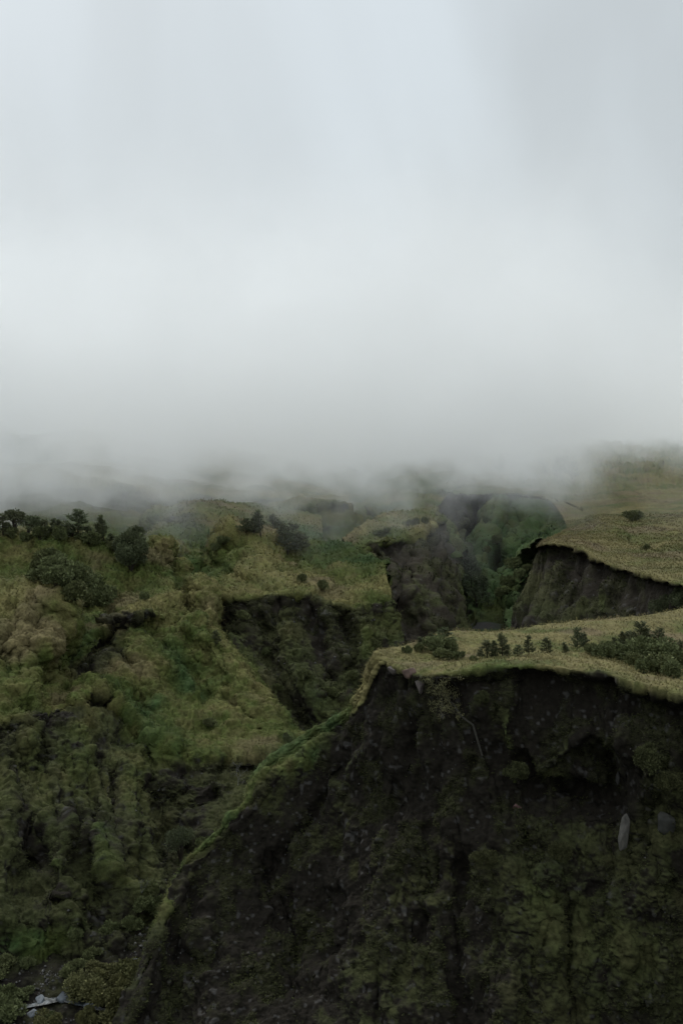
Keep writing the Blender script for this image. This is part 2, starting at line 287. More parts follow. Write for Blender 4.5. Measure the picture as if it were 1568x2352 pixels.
# --- left slopes
sheet('left_slopes', [
    [(-220,1330,285),(0,1330,285),(70,1330,285),(130,1330,285),(190,1335,285),(250,1340,285),(310,1350,288),(350,1340,295),(370,1340,300),(390,1350,305),(420,1380,310)],
    [(-220,1225,262),(0,1225,262),(70,1230,262),(130,1222,258),(190,1236,262),(250,1250,264),(310,1262,266),(366,1256,270),(385,1275,274),(396,1290,278),(410,1310,292)],
    [(-220,1330,242),(0,1332,242),(70,1342,240),(120,1362,238),(180,1402,234),(250,1400,236),(310,1366,246),(370,1330,255),(400,1320,261),(425,1330,266),(440,1360,280)],
    [(-220,1330,212),(0,1340,214),(65,1336,212),(125,1350,211),(180,1415,225),(255,1412,229),(330,1385,230),(385,1370,238),(425,1365,246),(455,1352,250),(480,1385,262)],
    [(-220,1400,198),(0,1410,199),(60,1410,198),(120,1430,201),(175,1462,214),(262,1424,220),(340,1406,221),(395,1410,229),(440,1410,236),(487,1405,240),(500,1440,255)],
    [(-220,1450,191),(0,1455,192),(55,1460,192),(115,1475,195),(170,1495,209),(256,1456,220),(338,1436,221),(395,1436,226),(445,1435,230),(494,1432,232),(505,1480,248)],
    [(-220,1520,182),(0,1530,183),(50,1530,184),(105,1530,189),(160,1540,201),(205,1508,207),(330,1490,210),(400,1500,214),(470,1500,217),(562,1520,218),(585,1570,238)],
    [(-220,1590,174),(0,1590,175),(50,1585,177),(100,1580,182),(150,1578,191),(215,1560,196),(320,1570,198),(400,1580,204),(490,1590,205),(602,1615,205),(630,1660,225)],
    [(-220,1660,166),(0,1655,168),(60,1640,171),(118,1625,176),(180,1600,183),(245,1602,189),(310,1650,187),(400,1715,182),(520,1705,188),(664,1692,192),(700,1760,208)],
    [(-220,1678,165),(0,1675,166.5),(62,1662,170),(122,1648,174),(185,1614,183),(250,1620,189),(318,1670,186),(410,1744,179),(530,1747,181),(655,1722,186),(700,1800,202)],
    [(-220,1716,163),(0,1710,164),(64,1695,168),(125,1690,170.5),(190,1660,177),(258,1675,182),(322,1725,181),(410,1800,174),(525,1800,176),(640,1772,182),(700,1840,200)],
    [(-220,1800,157),(0,1790,158),(66,1780,163),(130,1780,163),(195,1780,167),(262,1790,169),(312,1800,172),(370,1850,172.5),(460,1870,170.5),(570,1870,169.5),(680,1900,190)],
    [(-220,1900,148),(0,1890,149),(66,1890,155),(135,1890,151),(205,1890,159),(270,1900,155),(325,1920,158),(375,1950,164.5),(440,1950,163),(560,1950,161),(660,2000,180)],
    [(-220,2010,141),(0,2000,141),(70,2000,146),(140,2000,142),(210,2010,150),(275,2020,146),(342,2040,150),(400,2040,154),(450,2040,154),(540,2050,159),(640,2100,168)],
    [(-220,2120,134),(0,2110,135),(75,2110,137),(140,2110,137),(205,2110,142),(275,2110,141),(335,2110,144),(395,2110,150),(450,2110,152),(520,2120,152),(630,2180,158)],
    [(-220,2200,131),(0,2180,134),(75,2175,135),(140,2165,136),(205,2150,138),(275,2150,139),(335,2150,141),(395,2150,144),(450,2160,146),(520,2170,147),(620,2230,150)],
    [(-220,2300,128),(0,2280,130),(75,2275,131),(140,2265,132),(205,2250,134),(275,2250,135),(335,2250,137),(395,2250,139),(450,2250,140),(520,2250,142),(620,2300,144)]],
    [0, 0, 0, 0, [0,0,0,0,.1,.35,.3,.1,.1,.05,.3], [.05,.05,.05,.1,.2,.35,.25,.2,.15,.1,.4], [.1,.1,.1,.1,.3,.7,.1,.1,.1,.05,.4], [.15,.15,.15,.15,.2,.45,.05,0,.05,.1,.5],
     [.25,.25,.25,.3,.2,.35,0,0,0,.0,.5], [.5,.45,.35,.5,.3,.45,.22,.25,.22,.15,.8], [.52,.5,.42,.5,.38,.5,.38,.48,.5,.42,1], [.44,.45,.46,.42,.42,.42,.42,.55,.55,.52,.9], [.47,.47,.5,.47,.5,.48,.48,.6,.6,.6,.7],
     [.5,.5,.52,.5,.52,.5,.5,.58,.58,.58,.6], [.5,.5,.5,.5,.5,.6,.6,.5,.5,.5,.6], [.3,.4,.2,.3,.6,.7,.7,.6,.6,.6,.6], .9],
    [.4, .2, .4, [.2,.15,.05,.05,.6,.4,.2,.2,.3,.2,.4], [.3,.3,.2,.4,.75,.2,.1,.3,.3,.2,.4], [.3,.3,.2,.35,.55,.2,.2,.3,.4,.2,.4], [.3,.3,.3,.5,.4,.3,.35,.6,.4,.2,.5], [.3,.3,.3,.4,.4,.3,.45,.8,.5,.3,.5],
     [.3,.3,.3,.4,.4,.3,.6,.4,.4,.55,.5], [.4]*11, .5, .5, .5, .55, .7, .8, .7],
    amp=0.4, gully=1.0, seed=9, soilk=1.0, tint=(.86,.89,.78), tus=0.46, dens=1.15, ribs=2.8, strokes=[
      ([(258,1428),(215,1482),(185,1535),(150,1580),(110,1640)], 22, -1.8, .05), ([(345,1412),(290,1412),(262,1428),(228,1482),(198,1528)], 9, .1, .12),
      ([(368,1258),(420,1302),(455,1345),(482,1405)], 16, 2.4, -.1), ([(388,1296),(420,1350),(436,1395)], 12, -2.8, .3), ([(180,1562),(250,1598),(300,1648),(335,1686),(400,1730)], 15, 1.6, -.1),
      ([(215,1612),(250,1622)], 12, -1.8, .8), ([(265,1490),(330,1570),(345,1640)], 16, -2.6, .08), ([(350,1450),(430,1510),(470,1590)], 17, -2.6, .08), ([(420,1440),(470,1475),(520,1560)], 14, 1.8, 0),
      ([(40,1410),(70,1490),(120,1560)], 16, -2.6, .1), ([(10,1470),(20,1560),(60,1620)], 16, -2.2, .08), ([(110,1380),(140,1460),(160,1520)], 15, 2.0, 0), ([(520,1600),(600,1665)], 12, -1.2, .05),
      ([(95,1690),(130,1800),(160,1900),(175,2010)], 13, -.8, .15), ([(20,1720),(35,1850),(60,1960)], 15, -.9, .15), ([(225,1700),(232,1800),(222,1900)], 13, -.8, .15), ([(70,1950),(140,2050),(205,2110)], 15, -1.2, .2),
      ([(300,1740),(312,1850),(330,1960),(350,2060)], 22, 1.1, 0), ([(180,1740),(190,1850),(200,1960)], 20, .5, 0), ([(60,1720),(85,1850),(100,1960)], 20, .4, 0), ([(262,1780),(275,1900),(290,2020)], 12, -1.6, .25),
      ([(250,1920),(270,2010),(310,2080)], 14, 1.6, -.1), ([(130,1990),(170,2080)], 12, 1.6, -.1), ([(120,1640),(180,1640)], 14, 0, .35), ([(0,1690),(90,1650)], 16, -.8, .5), ([(420,1770),(620,1760)], 18, -1.5, .35)])


# --- centre mesa
sheet('centre_mesa', [
    [(330,1330,350),(480,1300,350),(560,1300,355),(650,1300,360),(760,1300,360),(850,1340,335),(900,1380,310)],
    [(340,1290,312),(480,1268,315),(560,1219,318),(650,1250,322),(750,1248,325),(840,1280,305),(880,1303,290)],
    [(350,1310,298),(480,1312,300),(575,1258,298),(655,1290,300),(755,1275,305),(840,1300,290),(884,1312,280)],
    [(380,1330,278),(505,1332,280),(600,1312,272),(680,1320,275),(765,1320,275),(840,1330,268),(890,1336,264)],
    [(440,1335,262),(520,1368,252),(620,1364,250),(690,1356,250),(770,1378,247),(850,1378,250),(900,1366,255)],
    [(450,1374,260),(527,1398,249.5),(622,1396,246.5),(692,1392,246.5),(772,1410,243.5),(852,1412,246),(904,1392,253)],
    [(500,1470,243),(560,1480,240),(640,1480,238),(700,1480,238),(780,1490,236.5),(850,1470,239.5),(922,1440,247)],
    [(520,1600,230),(600,1620,226),(670,1650,222),(730,1670,220),(800,1660,221),(860,1600,226),(940,1530,236)],
    [(540,1750,220),(620,1780,217),(690,1800,214),(750,1810,212),(820,1800,213),(880,1750,217),(960,1660,228)]],
    [.3, 0, 0, 0, .08, [.72,.6,.55,.55,.7,.48,.36], [.52,.5,.5,.54,.54,.48,.44], [.5,.48,.48,.48,.48,.48,.5], .5],
    [.4, [.4,.5,.1,.1,.75,.8,.5], [.4,.6,.25,.2,.8,.7,.3], [.4,.5,.15,.2,.4,.5,.3], .25, .4, .5, .6, .6], amp=0.35, gully=1.2, soilk=1.55, tint=(.88,.91,.8), seed=21, tus=0.42, strokes=[
      ([(560,1221),(600,1240),(640,1258)], 30, 2.2, 0), ([(500,1268),(470,1290),(450,1310)], 20, -2.2, 0), ([(655,1262),(690,1290)], 18, -1.8, 0), ([(530,1385),(720,1372),(860,1390)], 14, -.6, .2),
      ([(600,1440),(620,1540),(680,1640)], 20, -1.6, .1), ([(720,1400),(745,1470),(760,1540)], 16, -2.5, .5), ([(540,1470),(590,1580)], 18, .9, -.04), ([(660,1450),(690,1560),(740,1650)], 18, .8, -.04),
      ([(830,1440),(850,1540)], 18, 2.0, -.1), ([(790,1420),(800,1520)], 14, -2.0, .2), ([(470,1350),(520,1385)], 12, -.8, .3), ([(480,1268),(540,1330),(620,1350)], 14, -.9, .05), ([(700,1270),(760,1330),(800,1370)], 14, -.9, .05)])

# --- wedge bluff
sheet('wedge_bluff', [
    [(770,1330,400),(860,1300,410),(940,1290,420),(1000,1280,425),(1060,1290,425),(1110,1350,420)],
    [(785,1242,345),(865,1195,385),(940,1182,400),(1000,1170,405),(1022,1200,395),(1066,1270,390)],
    [(800,1256,330),(865,1222,350),(940,1212,365),(990,1195,375),(1018,1208,378),(1055,1280,375)],
    [(822,1268,318),(872,1248,325),(935,1236,338),(982,1216,352),(1014,1196,368),(1042,1286,362)],
    [(828,1284,319),(878,1266,326),(938,1254,339),(985,1236,352),(1016,1222,366),(1044,1310,360)],
    [(870,1370,308),(905,1370,308),(950,1370,314),(1000,1370,320),(1040,1360,330),(1064,1370,345)],
    [(900,1470,298),(930,1470,298),(980,1470,302),(1030,1465,308),(1070,1455,316),(1092,1450,330)],
    [(920,1600,290),(950,1600,290),(1000,1600,292),(1050,1600,296),(1100,1600,300),(1130,1560,310)]],
    [.3, [0,0,0,0,.1,.2], [0,0,0,0,.1,.2], [.1,.1,.1,.1,.3,.2], [1,1,1,1,.8,.3], [.7,.7,.65,.6,.6,.4], [.65,.6,.6,.6,.6,.5], .6],
    [.5, .35, .3, [.25,.3,.25,.3,.6,.7], .6, .6, .6, .6], amp=0.3, gully=1.2, soilk=3.2, seed=33, tus=0.25, dens=1.2, strokes=[
      ([(890,1270),(920,1380),(950,1450)], 12, -3, .2), ([(940,1250),(960,1340),(1000,1440)], 14, 2.5, 0), ([(985,1230),(1010,1340),(1040,1430)], 10, -3, .3), ([(850,1275),(870,1330)], 10, 2.5, 0)])

# --- right plateau: grassland running back into the cloud, cliff towards us
sheet('right_plateau', [
    [(900,1075,1500),(1050,1040,1600),(1150,1020,1700),(1280,1005,1750),(1420,1020,1700),(1580,1045,1600),(1900,1040,1500)],
    [(960,1120,900),(1060,1085,950),(1150,1070,950),(1300,1062,950),(1420,1068,950),(1580,1078,950),(1900,1070,950)],
    [(1035,1133,565),(1085,1112,635),(1180,1116,635),(1310,1128,600),(1440,1130,560),(1600,1130,560),(1900,1130,560)],
    [(1236,1138,570),(1285,1152,538),(1320,1166,506),(1370,1178,460),(1460,1180,430),(1620,1180,420),(1950,1180,420)],
    [(1300,1208,408),(1318,1206,400),(1340,1206,388),(1390,1215,350),(1470,1235,330),(1640,1240,310),(2000,1245,300)],
    [(1234,1252,297),(1262,1245,290),(1330,1255,278),(1395,1290,258),(1470,1310,240),(1585,1338,215),(2000,1420,175)],
    [(1236,1266,298),(1264,1262,291),(1332,1276,279),(1395,1310,259),(1470,1330,241),(1585,1360,216),(2000,1450,177)],
    [(1212,1340,284),(1240,1340,278),(1300,1350,270),(1370,1380,254),(1450,1400,238),(1570,1430,216),(2000,1550,175)],
    [(1185,1450,268),(1215,1460,262),(1270,1470,255),(1340,1480,246),(1430,1490,232),(1560,1510,212),(2000,1650,170)],
    [(1160,1560,256),(1190,1570,250),(1250,1580,244),(1320,1590,236),(1410,1600,224),(1550,1620,204),(2000,1800,165)]],
    [0, 0, 0, 0, 0, .08, 1.0, [.5,.6,.9,.65,.9,.8,.8], [.6,.8,.6,.55,.7,.4,.6], .6],
    [.5, .35, [.6,.4,.25,.3,.2,.15,.2], .2, .05, .12, .5, .7, .75, .8], amp=0.2, gully=1.0, seed=45, soilk=1.7, tus=0.24, dm=[5,5,1.6,.6,.6,.4,.4,.8,1,1], strokes=[
      ([(1290,1310),(1265,1360),(1230,1440)], 14, 1.8, -.2), ([(1330,1320),(1320,1370),(1290,1440)], 12, -1.8, .2), ([(1398,1345),(1390,1410)], 12, 1.5, -.25), ([(1455,1360),(1450,1420)], 14, -1.5, .3),
      ([(1300,1100),(1250,1080),(1200,1095)], 14, -5, .1), ([(1450,1240),(1520,1262)], 10, -1.2, .1), ([(1380,1200),(1480,1215),(1568,1205)], 14, 1.5, 0)])

# --- back wall of the gorge
sheet('gorge_wall', [
    [(1002,1168,505),(1037,1128,570),(1086,1108,640),(1133,1112,635),(1235,1134,580),(1328,1163,512),(1312,1206,415),(1266,1246,322)],
    [(1010,1185,492),(1042,1146,550),(1088,1126,605),(1132,1130,595),(1224,1150,556),(1300,1182,490),(1290,1222,400),(1250,1262,315)],
    [(1022,1240,450),(1050,1220,480),(1090,1200,520),(1135,1200,515),(1200,1215,480),(1255,1235,430),(1255,1270,370),(1228,1300,306)],
    [(1050,1330,385),(1070,1310,400),(1100,1290,420),(1140,1300,415),(1190,1320,400),(1225,1330,370),(1225,1350,330),(1205,1390,290)],
    [(1075,1400,345),(1090,1400,350),(1110,1395,352),(1140,1400,350),(1170,1400,345),(1190,1400,335),(1190,1410,310),(1180,1460,275)],
    [(1085,1480,320),(1100,1480,320),(1120,1480,320),(1140,1480,320),(1160,1480,318),(1175,1480,310),(1180,1490,295),(1175,1560,265)]],
    [[.9,.95,.4,.05,.05,.1,.1,.1], [1,1,.5,.1,.1,.1,.15,.15], [.8,.7,.3,.05,.05,.1,.15,.2], [.5,.3,.1,.1,.1,.1,.2,.4], .3, .8],
    [.7, .8, .95, .85, .9, .9], amp=0.4, gully=1.0, seed=57, tus=0.35, dens=1.4, ribs=2.2, dm=[.3,.4,1,1,1,1], strokes=[
      ([(1100,1160),(1082,1220),(1080,1290)], 12, -6, .3), ([(1145,1165),(1130,1220),(1110,1300)], 12, 5, -.1), ([(1185,1185),(1160,1240),(1135,1320)], 12, -6, .05), ([(1235,1195),(1205,1240),(1160,1340)], 12, 4.5, -.1),
      ([(1258,1215),(1235,1250),(1200,1330)], 9, -4, .1), ([(1100,1300),(1120,1340),(1170,1380)], 14, 4, -.2), ([(1250,1255),(1215,1310),(1180,1400)], 12, 4, 0)])

# --- rocky shoulder on the left, and the hills behind
sheet('rocky_shoulder', [
    [(230,1330,420),(330,1260,440),(400,1230,470),(470,1240,480),(600,1250,490),(760,1280,500)],
    [(262,1300,376),(318,1245,385),(378,1172,400),(440,1158,410),(560,1160,425),(740,1190,440)],
    [(270,1300,350),(345,1245,355),(402,1195,365),(470,1168,375),(570,1185,385),(740,1215,395)],
    [(290,1290,325),(370,1218,332),(430,1205,338),(490,1215,345),(580,1228,350),(740,1240,365)],
    [(335,1290,305),(385,1260,310),(440,1262,315),(500,1262,320),(590,1262,325),(740,1270,340)],
    [(340,1340,295),(395,1320,300),(450,1320,302),(510,1320,305),(600,1320,310),(740,1330,320)]],
    [.5, [.2,.25,.3,.2,.1,.1], [.4,.2,.45,.3,.2,.1], [.4,.15,.45,.3,.2,.1], [.4,.1,.2,.2,.1,.1], .2],
    [.4, .35, .35, [.3,.35,.5,.5,.7,.7], [.4,.4,.6,.8,.8,.8], .6], amp=0.25, gully=1.2, seed=63, tus=0.25, dens=1.2)
sheet('left_hills', [
    [(-300,960,1100),(0,1040,1100),(60,1060,1100),(200,1060,1100),(420,1080,1100),(640,1100,1100),(900,1130,1100)],
    [(-300,940,780),(-20,972,760),(60,1004,760),(210,992,800),(360,1000,860),(520,1026,900),(800,1075,950)],
    [(-300,1050,620),(0,1060,610),(60,1066,620),(210,1050,640),(360,1060,660),(520,1090,700),(800,1120,760)],
    [(-300,1084,500),(0,1088,490),(120,1078,490),(230,1098,490),(360,1130,500),(520,1140,520),(800,1150,560)],
    [(-300,1120,470),(0,1130,460),(120,1120,460),(230,1140,460),(360,1160,470),(520,1160,490),(800,1170,520)],
    [(-300,1200,380),(0,1210,380),(120,1215,380),(230,1225,385),(360,1230,400),(520,1200,430),(800,1195,470)],
    [(-300,1300,320),(0,1310,320),(120,1320,320),(230,1330,325),(360,1330,340),(520,1300,380),(800,1260,400)]],
    [0, [0,0,.1,.1,0,.1,.1], .1, 0, .5, .3, .2], [.8, [.9,.9,.8,.4,.5,.5,.5], [.9,.9,.8,.3,.3,.4,.4], .1, .4, .4, .5], amp=0.6, seed=71, tus=0.2, gully=1.0)
# ridge after ridge up the middle, fading into the cloud
sheet('middle_ridges', [
    [(480,1100,1600),(620,1070,1600),(720,1050,1600),(800,1045,1600),(880,1045,1600),(960,1040,1600),(1100,1040,1600)],
    [(480,1150,1000),(620,1120,1000),(720,1110,1000),(800,1120,1000),(880,1110,1000),(960,1115,1000),(1100,1100,1000)],
    [(480,1100,820),(620,1078,800),(720,1098,780),(800,1090,760),(880,1098,780),(960,1092,800),(1100,1080,820)],
    [(480,1130,700),(620,1110,700),(720,1130,680),(810,1150,680),(880,1125,680),(960,1125,700),(1100,1105,720)],
    [(480,1132,600),(620,1130,590),(730,1148,560),(830,1185,560),(880,1160,560),(950,1150,560),(1060,1140,600)],
    [(480,1170,520),(620,1155,520),(720,1165,500),(840,1200,500),(880,1185,500),(950,1180,500),(1050,1200,540)],
    [(480,1200,470),(620,1175,460),(700,1155,450),(800,1160,450),(850,1210,445),(940,1190,450),(1040,1240,480)],
    [(480,1220,430),(620,1200,430),(700,1180,440),(800,1185,440),(850,1225,430),(940,1210,440),(1040,1280,450)],
    [(480,1260,400),(620,1240,400),(700,1235,400),(800,1245,400),(850,1250,400),(940,1260,400),(1040,1330,410)],
    [(480,1330,380),(620,1310,380),(700,1300,380),(800,1310,370),(850,1320,380),(940,1320,380),(1040,1400,380)]],
    [.1, .1, .1, .2, .1, .3, .1, .4, .3, .3], [.7, .7, .6, .6, .5, .6, .3, .5, .7, .6], amp=0.8, seed=83, tus=0.2, gully=1.5, dens=0.8)
sheet('far_mountains', [
    [(900,1060,5200),(1150,1010,5200),(1280,1005,5200),(1400,1000,5200),(1500,1010,5200),(1700,1010,5200),(2100,1040,5200)],
    [(900,1000,4200),(1150,965,4200),(1300,955,4200),(1390,930,4200),(1470,965,4200),(1640,990,4200),(2100,980,4200)],
    [(900,1020,3200),(1150,1000,3200),(1300,990,3200),(1400,985,3200),(1500,1000,3000),(1700,1010,3000),(2100,1000,3000)],
    [(900,1060,2000),(1150,1040,2000),(1300,1030,2000),(1400,1030,2000),(1500,1040,2000),(1700,1040,2000),(2100,1040,2000)]],
    [0, .1, 0, 0], [.9, .9, .8, .6], amp=2.5, seed=91, tus=0.3, gully=0, dens=0.7, detail=2.0)

# ------------------------------------------------------------------ stream at the bottom of the ravine
sheet('stream_bed', [
    [(-260,2120,142),(-60,2130,142),(60,2140,141),(160,2145,141),(260,2140,141),(340,2150,140),(420,2170,139)],
    [(-260,2190,135),(-60,2190,135),(60,2195,135),(160,2190,135.5),(260,2190,136),(340,2195,135.5),(420,2210,134)],
    [(-260,2260,130),(-60,2260,129.5),(60,2260,129.5),(160,2255,130),(260,2250,130.5),(340,2250,130.5),(420,2260,130)],
    [(-260,2330,125),(-60,2330,124.5),(60,2330,124.5),(160,2325,125),(260,2320,125),(340,2320,125.5),(420,2330,125)],
    [(-260,2420,119),(-60,2420,118.5),(60,2420,118.5),(160,2415,119),(260,2410,119.5),(340,2410,120),(420,2420,120)],
    [(-260,2700,104),(-60,2700,104),(60,2700,104),(160,2700,104),(260,2700,104),(340,2700,104),(420,2700,104)]],
    [.7, .9, 1, 1, .9, .8], [.5] * 6, soilk=.75, amp=.12, gully=.3, seed=101, tus=.3, ribs=0)

# --- valley floor under everything, out past the horizon
gx = np.concatenate([-np.geomspace(9000, 300, 14), np.linspace(-280, 280, 120), np.geomspace(300, 9000, 14)])
gy = np.concatenate([np.linspace(-400, 60, 10), np.linspace(64, 330, 150), np.geomspace(340, 16000, 40)])
GX, GY = np.meshgrid(gx, gy); G3 = np.stack([GX, GY, GX * 0], -1)
gz = 33 + 9 * smooth(150, 340, GY) + 14 * smooth(340, 900, GY) + 1.6 * fbm(G3, 14, 4, 5) * (1 + GY.clip(0, 4000) / 600)
G3[..., 2] = gz
H_, W_ = GX.shape; ii = np.arange(H_ * W_).reshape(H_, W_)
q = np.stack([ii[:-1, :-1], ii[:-1, 1:], ii[1:, 1:], ii[1:, :-1]], -1).reshape(-1, 4)
mk = smooth(0.35, 0.6, 0.5 + 0.5 * fbm(G3, 9, 3, 8))[..., None]
gc = lerp(np.array([0.035, 0.033, 0.03]) + 0 * G3, LUSH * 0.7 + 0 * G3, mk)
tag(np_mesh('valley_floor', G3.reshape(-1, 3), q, gc.reshape(-1, 3), M_TER, smoothf=True), kind='structure')

# ------------------------------------------------------------------ grass: tussocks over every slope, and ferny tufts on the cliffs
def tufts(name, n, size, blades, width, kind, dmax=420, seed=1, cscale=1.25):
    r = np.random.default_rng(seed); p = PATCH[name]; H, W = p['H'], p['W']
    px, py, D, so = p['px'], p['py'], p['D'], p['so']
    P2 = p['P'].reshape(H, W, 3)
    a = np.linalg.norm(np.cross(np.gradient(P2, axis=0), np.gradient(P2, axis=1)), axis=-1).ravel()
    vis = (px > -60) & (px < 1630) & (py < 2400) & (py > 1000) & (D < dmax)
    wt = a / D ** 1.6 * vis * (1 + 1.2 * np.clip(1 - p['n'][:, 2], 0, 1)) * ((1 - so) if kind == 'grass' else so * smooth(0.25, 0.8, p['ms']) + 0.02 * so)
    i = r.choice(len(a), n, p=wt / wt.sum())
    base = p['P'][i] + r.normal(0, 0.12, (n, 3)); nn = p['n'][i]
    c0 = p['c'][i] if kind == 'grass' else lerp(MOSS, GREEN, r.random((n, 1)) * 0.4) + 0 * base
    s = size * 0.8 * (0.55 + 0.9 * r.random(n)) * np.clip(D[i] / 200, 0.75, 1.5)
    ups = nn * 0.6 + np.array([0, 0, 0.6]); down = nn * np.array([1, 1, 0])
    B = blades
    base = np.repeat(base, B, 0); s = np.repeat(s, B); ups = np.repeat(ups, B, 0); down = np.repeat(down, B, 0)
    th = r.random(n * B) * 2 * np.pi; lean = r.random(n * B) * 0.9 + 0.15
    dr = np.stack([np.cos(th), np.sin(th), 0 * th], -1); sd = np.stack([-np.sin(th), np.cos(th), 0 * th], -1)
    ln = (s * (0.6 + 0.6 * r.random(n * B)))[:, None]; wd = (width * (0.6 + 0.8 * r.random(n * B)))[:, None] * np.clip(np.repeat(D[i], B) / 200, 0.8, 1.6)[:, None]
    b0 = base + dr * ln * 0.12
    m1 = b0 + (ups + dr * lean[:, None] * 0.55) * ln * 0.55
    tp = m1 + (ups * 0.25 + dr * lean[:, None] * 0.8 + down * 0.5 - np.array([0, 0, 0.15])) * ln * 0.5
    V = np.stack([b0, m1 - sd * wd / 2, m1 + sd * wd / 2, tp], 1).reshape(-1, 3)
    k = np.arange(n * B)[:, None] * 4
    T = np.stack([k + [0, 2, 1], k + [1, 2, 3]], 1).reshape(-1, 3)
    c = np.repeat(c0, B, 0) * (cscale * (0.82 + 0.36 * r.random((n * B, 1)))) * np.repeat(0.85 + 0.3 * r.random((n, 1)), B, 0); c = np.clip(np.repeat(c, 4, 0), 0, 0.5)
    return V, T, c
def merge(name, L, mat):
    V, T, Cc, off = [], [], [], 0
    for v, t, c in L: V.append(v); T.append(t + off); Cc.append(c); off += len(v)
    o = np_mesh(name, np.concatenate(V), np.concatenate(T), np.concatenate(Cc), mat)
    tag(o, kind='stuff'); return o
merge('grass', [tufts('near_bluff', 34000, 0.55, 8, 0.036, 'grass', seed=1), tufts('left_slopes', 44000, 0.5, 6, 0.055, 'grass', seed=2),
    tufts('centre_mesa', 11000, 0.6, 5, 0.09, 'grass', seed=3), tufts('wedge_bluff', 3500, 0.6, 5, 0.1, 'grass', seed=4),
    tufts('right_plateau', 24000, 0.38, 5, 0.06, 'grass', seed=5), tufts('rocky_shoulder', 4000, 0.7, 5, 0.1, 'grass', seed=6),
    tufts('gorge_wall', 2500, 0.7, 5, 0.1, 'grass', seed=7, dmax=480)], M_GRASS)['label'] = 'dry olive tussock grass covering the bluffs and slopes'
merge('cliff_ferns', [tufts('near_bluff', 26000, 0.34, 7, 0.09, 'fern', seed=11), tufts('left_slopes', 9000, 0.45, 6, 0.10, 'fern', seed=12),
    tufts('centre_mesa', 5000, 0.5, 5, 0.11, 'fern', seed=13), tufts('wedge_bluff', 2500, 0.5, 5, 0.12, 'fern', seed=14),
    tufts('right_plateau', 3500, 0.5, 5, 0.12, 'fern', seed=15)], M_GRASS)['label'] = 'dark ferny moss clinging to the bare earth cliffs'

#@@OBJ_START
# ------------------------------------------------------------------ trees and shrubs
LEAFC = {'pine': (0.080, 0.094, 0.048), 'bush': (0.092, 0.108, 0.046), 'moss': (0.052, 0.056, 0.024), 'broad': (0.078, 0.092, 0.05), 'gold': (0.080, 0.084, 0.034), 'far': (0.06, 0.078, 0.044), 'grey': (0.075, 0.075, 0.06)}
def tube(pts, rad, sides=6):
    pts = [Vector(p) for p in pts]; V = []; T = []
    for i, p in enumerate(pts):
        d = (pts[min(i + 1, len(pts) - 1)] - pts[max(i - 1, 0)]).normalized()
        a = d.orthogonal().normalized(); b = d.cross(a)
        for k in range(sides):
            t = 2 * math.pi * k / sides; V.append(p + (a * math.cos(t) + b * math.sin(t)) * rad[i])
    for i in range(len(pts) - 1):
        for k in range(sides):
            p0, p1 = i * sides + k, i * sides + (k + 1) % sides; q0, q1 = p0 + sides, p1 + sides
            T += [(p0, p1, q1), (p0, q1, q0)]
    return np.array([tuple(v) for v in V]), np.array(T)
def tubes(name, L, c, parent, mat=None):
    V, T, off = [], [], 0
    for pts, rad in L:
        v, t = tube(pts, rad); V.append(v); T.append(t + off); off += len(v)
    V = np.concatenate(V)
    return np_mesh(name, V, np.concatenate(T), np.tile(np.array(c), (len(V), 1)), mat or M_BARK, parent, smoothf=True)
def leaves(name, P, dirs, size, ratio, c, r, parent, cv=0.45):
    """one thin leaf or needle spray (two triangles) at every point, pointing along dirs"""
    n = len(P); d = dirs + r.normal(0, 0.45, (n, 3)); d /= np.linalg.norm(d, axis=1, keepdims=True)
    s = np.cross(d, r.normal(0, 1, (n, 3))); s /= np.linalg.norm(s, axis=1, keepdims=True) + 1e-9
    ln = (size * (0.6 + 0.8 * r.random(n)))[:, None]; w = ln * ratio / 2
    m = P + d * ln * 0.5; nn = np.cross(d, s) * ln * 0.12
    V = np.stack([P, m - s * w + nn, m + s * w + nn, P + d * ln], 1).reshape(-1, 3)
    k = np.arange(n)[:, None] * 4; T = np.stack([k + [0, 2, 1], k + [1, 2, 3]], 1).reshape(-1, 3)
    clump = noise(P, 0.16, 3) * 0.35
    cc = np.array(c)[None] * (1 + clump + cv * (r.random(n) - 0.5))[:, None] * np.array([1 + 0.12 * r.random(), 1, 1])
    return np_mesh(name, V, T, np.clip(np.repeat(cc, 4, 0), 0.004, 0.4), M_LEAF, parent)
def pine(seed, wide=0.24, n=2600, c='pine'):
    """unit-height conifer: trunk and a ragged cone of drooping, then rising sprays"""
    r = np.random.default_rng(seed); t = empty('conifer', (0, 0, 0))
    bend = [(0.02 * math.sin(3 * z + seed), 0.02 * math.cos(2.3 * z + seed), z) for z in (-0.06, .2, .45, .7, .96)]
    tubes('trunk', [(bend, [.026, .02, .015, .009, .003])], (0.035, 0.028, 0.022), t)
    nb = 46; P, Dn = [], []
    for b in range(nb):
        z = 0.08 + 0.88 * (b / nb) ** 0.9 + r.normal(0, .01); th = r.random() * 6.283
        R_ = wide * (1 - z) ** 0.75 * (0.55 + 0.75 * r.random()) + 0.02
        m = int(n / nb * (0.35 + 1.3 * (1 - z)))
        u = r.random(m) ** 0.6; rise = 0.35 + 0.4 * z
        q = np.stack([np.cos(th) * u * R_, np.sin(th) * u * R_, z + u * R_ * rise], 1) + r.normal(0, 0.016, (m, 3))
        P.append(q); Dn.append(np.tile([np.cos(th) * .7, np.sin(th) * .7, .75], (m, 1)))
    leaves('crown', np.concatenate(P), np.concatenate(Dn), 0.07, 0.24, LEAFC[c], r, t)
    return t
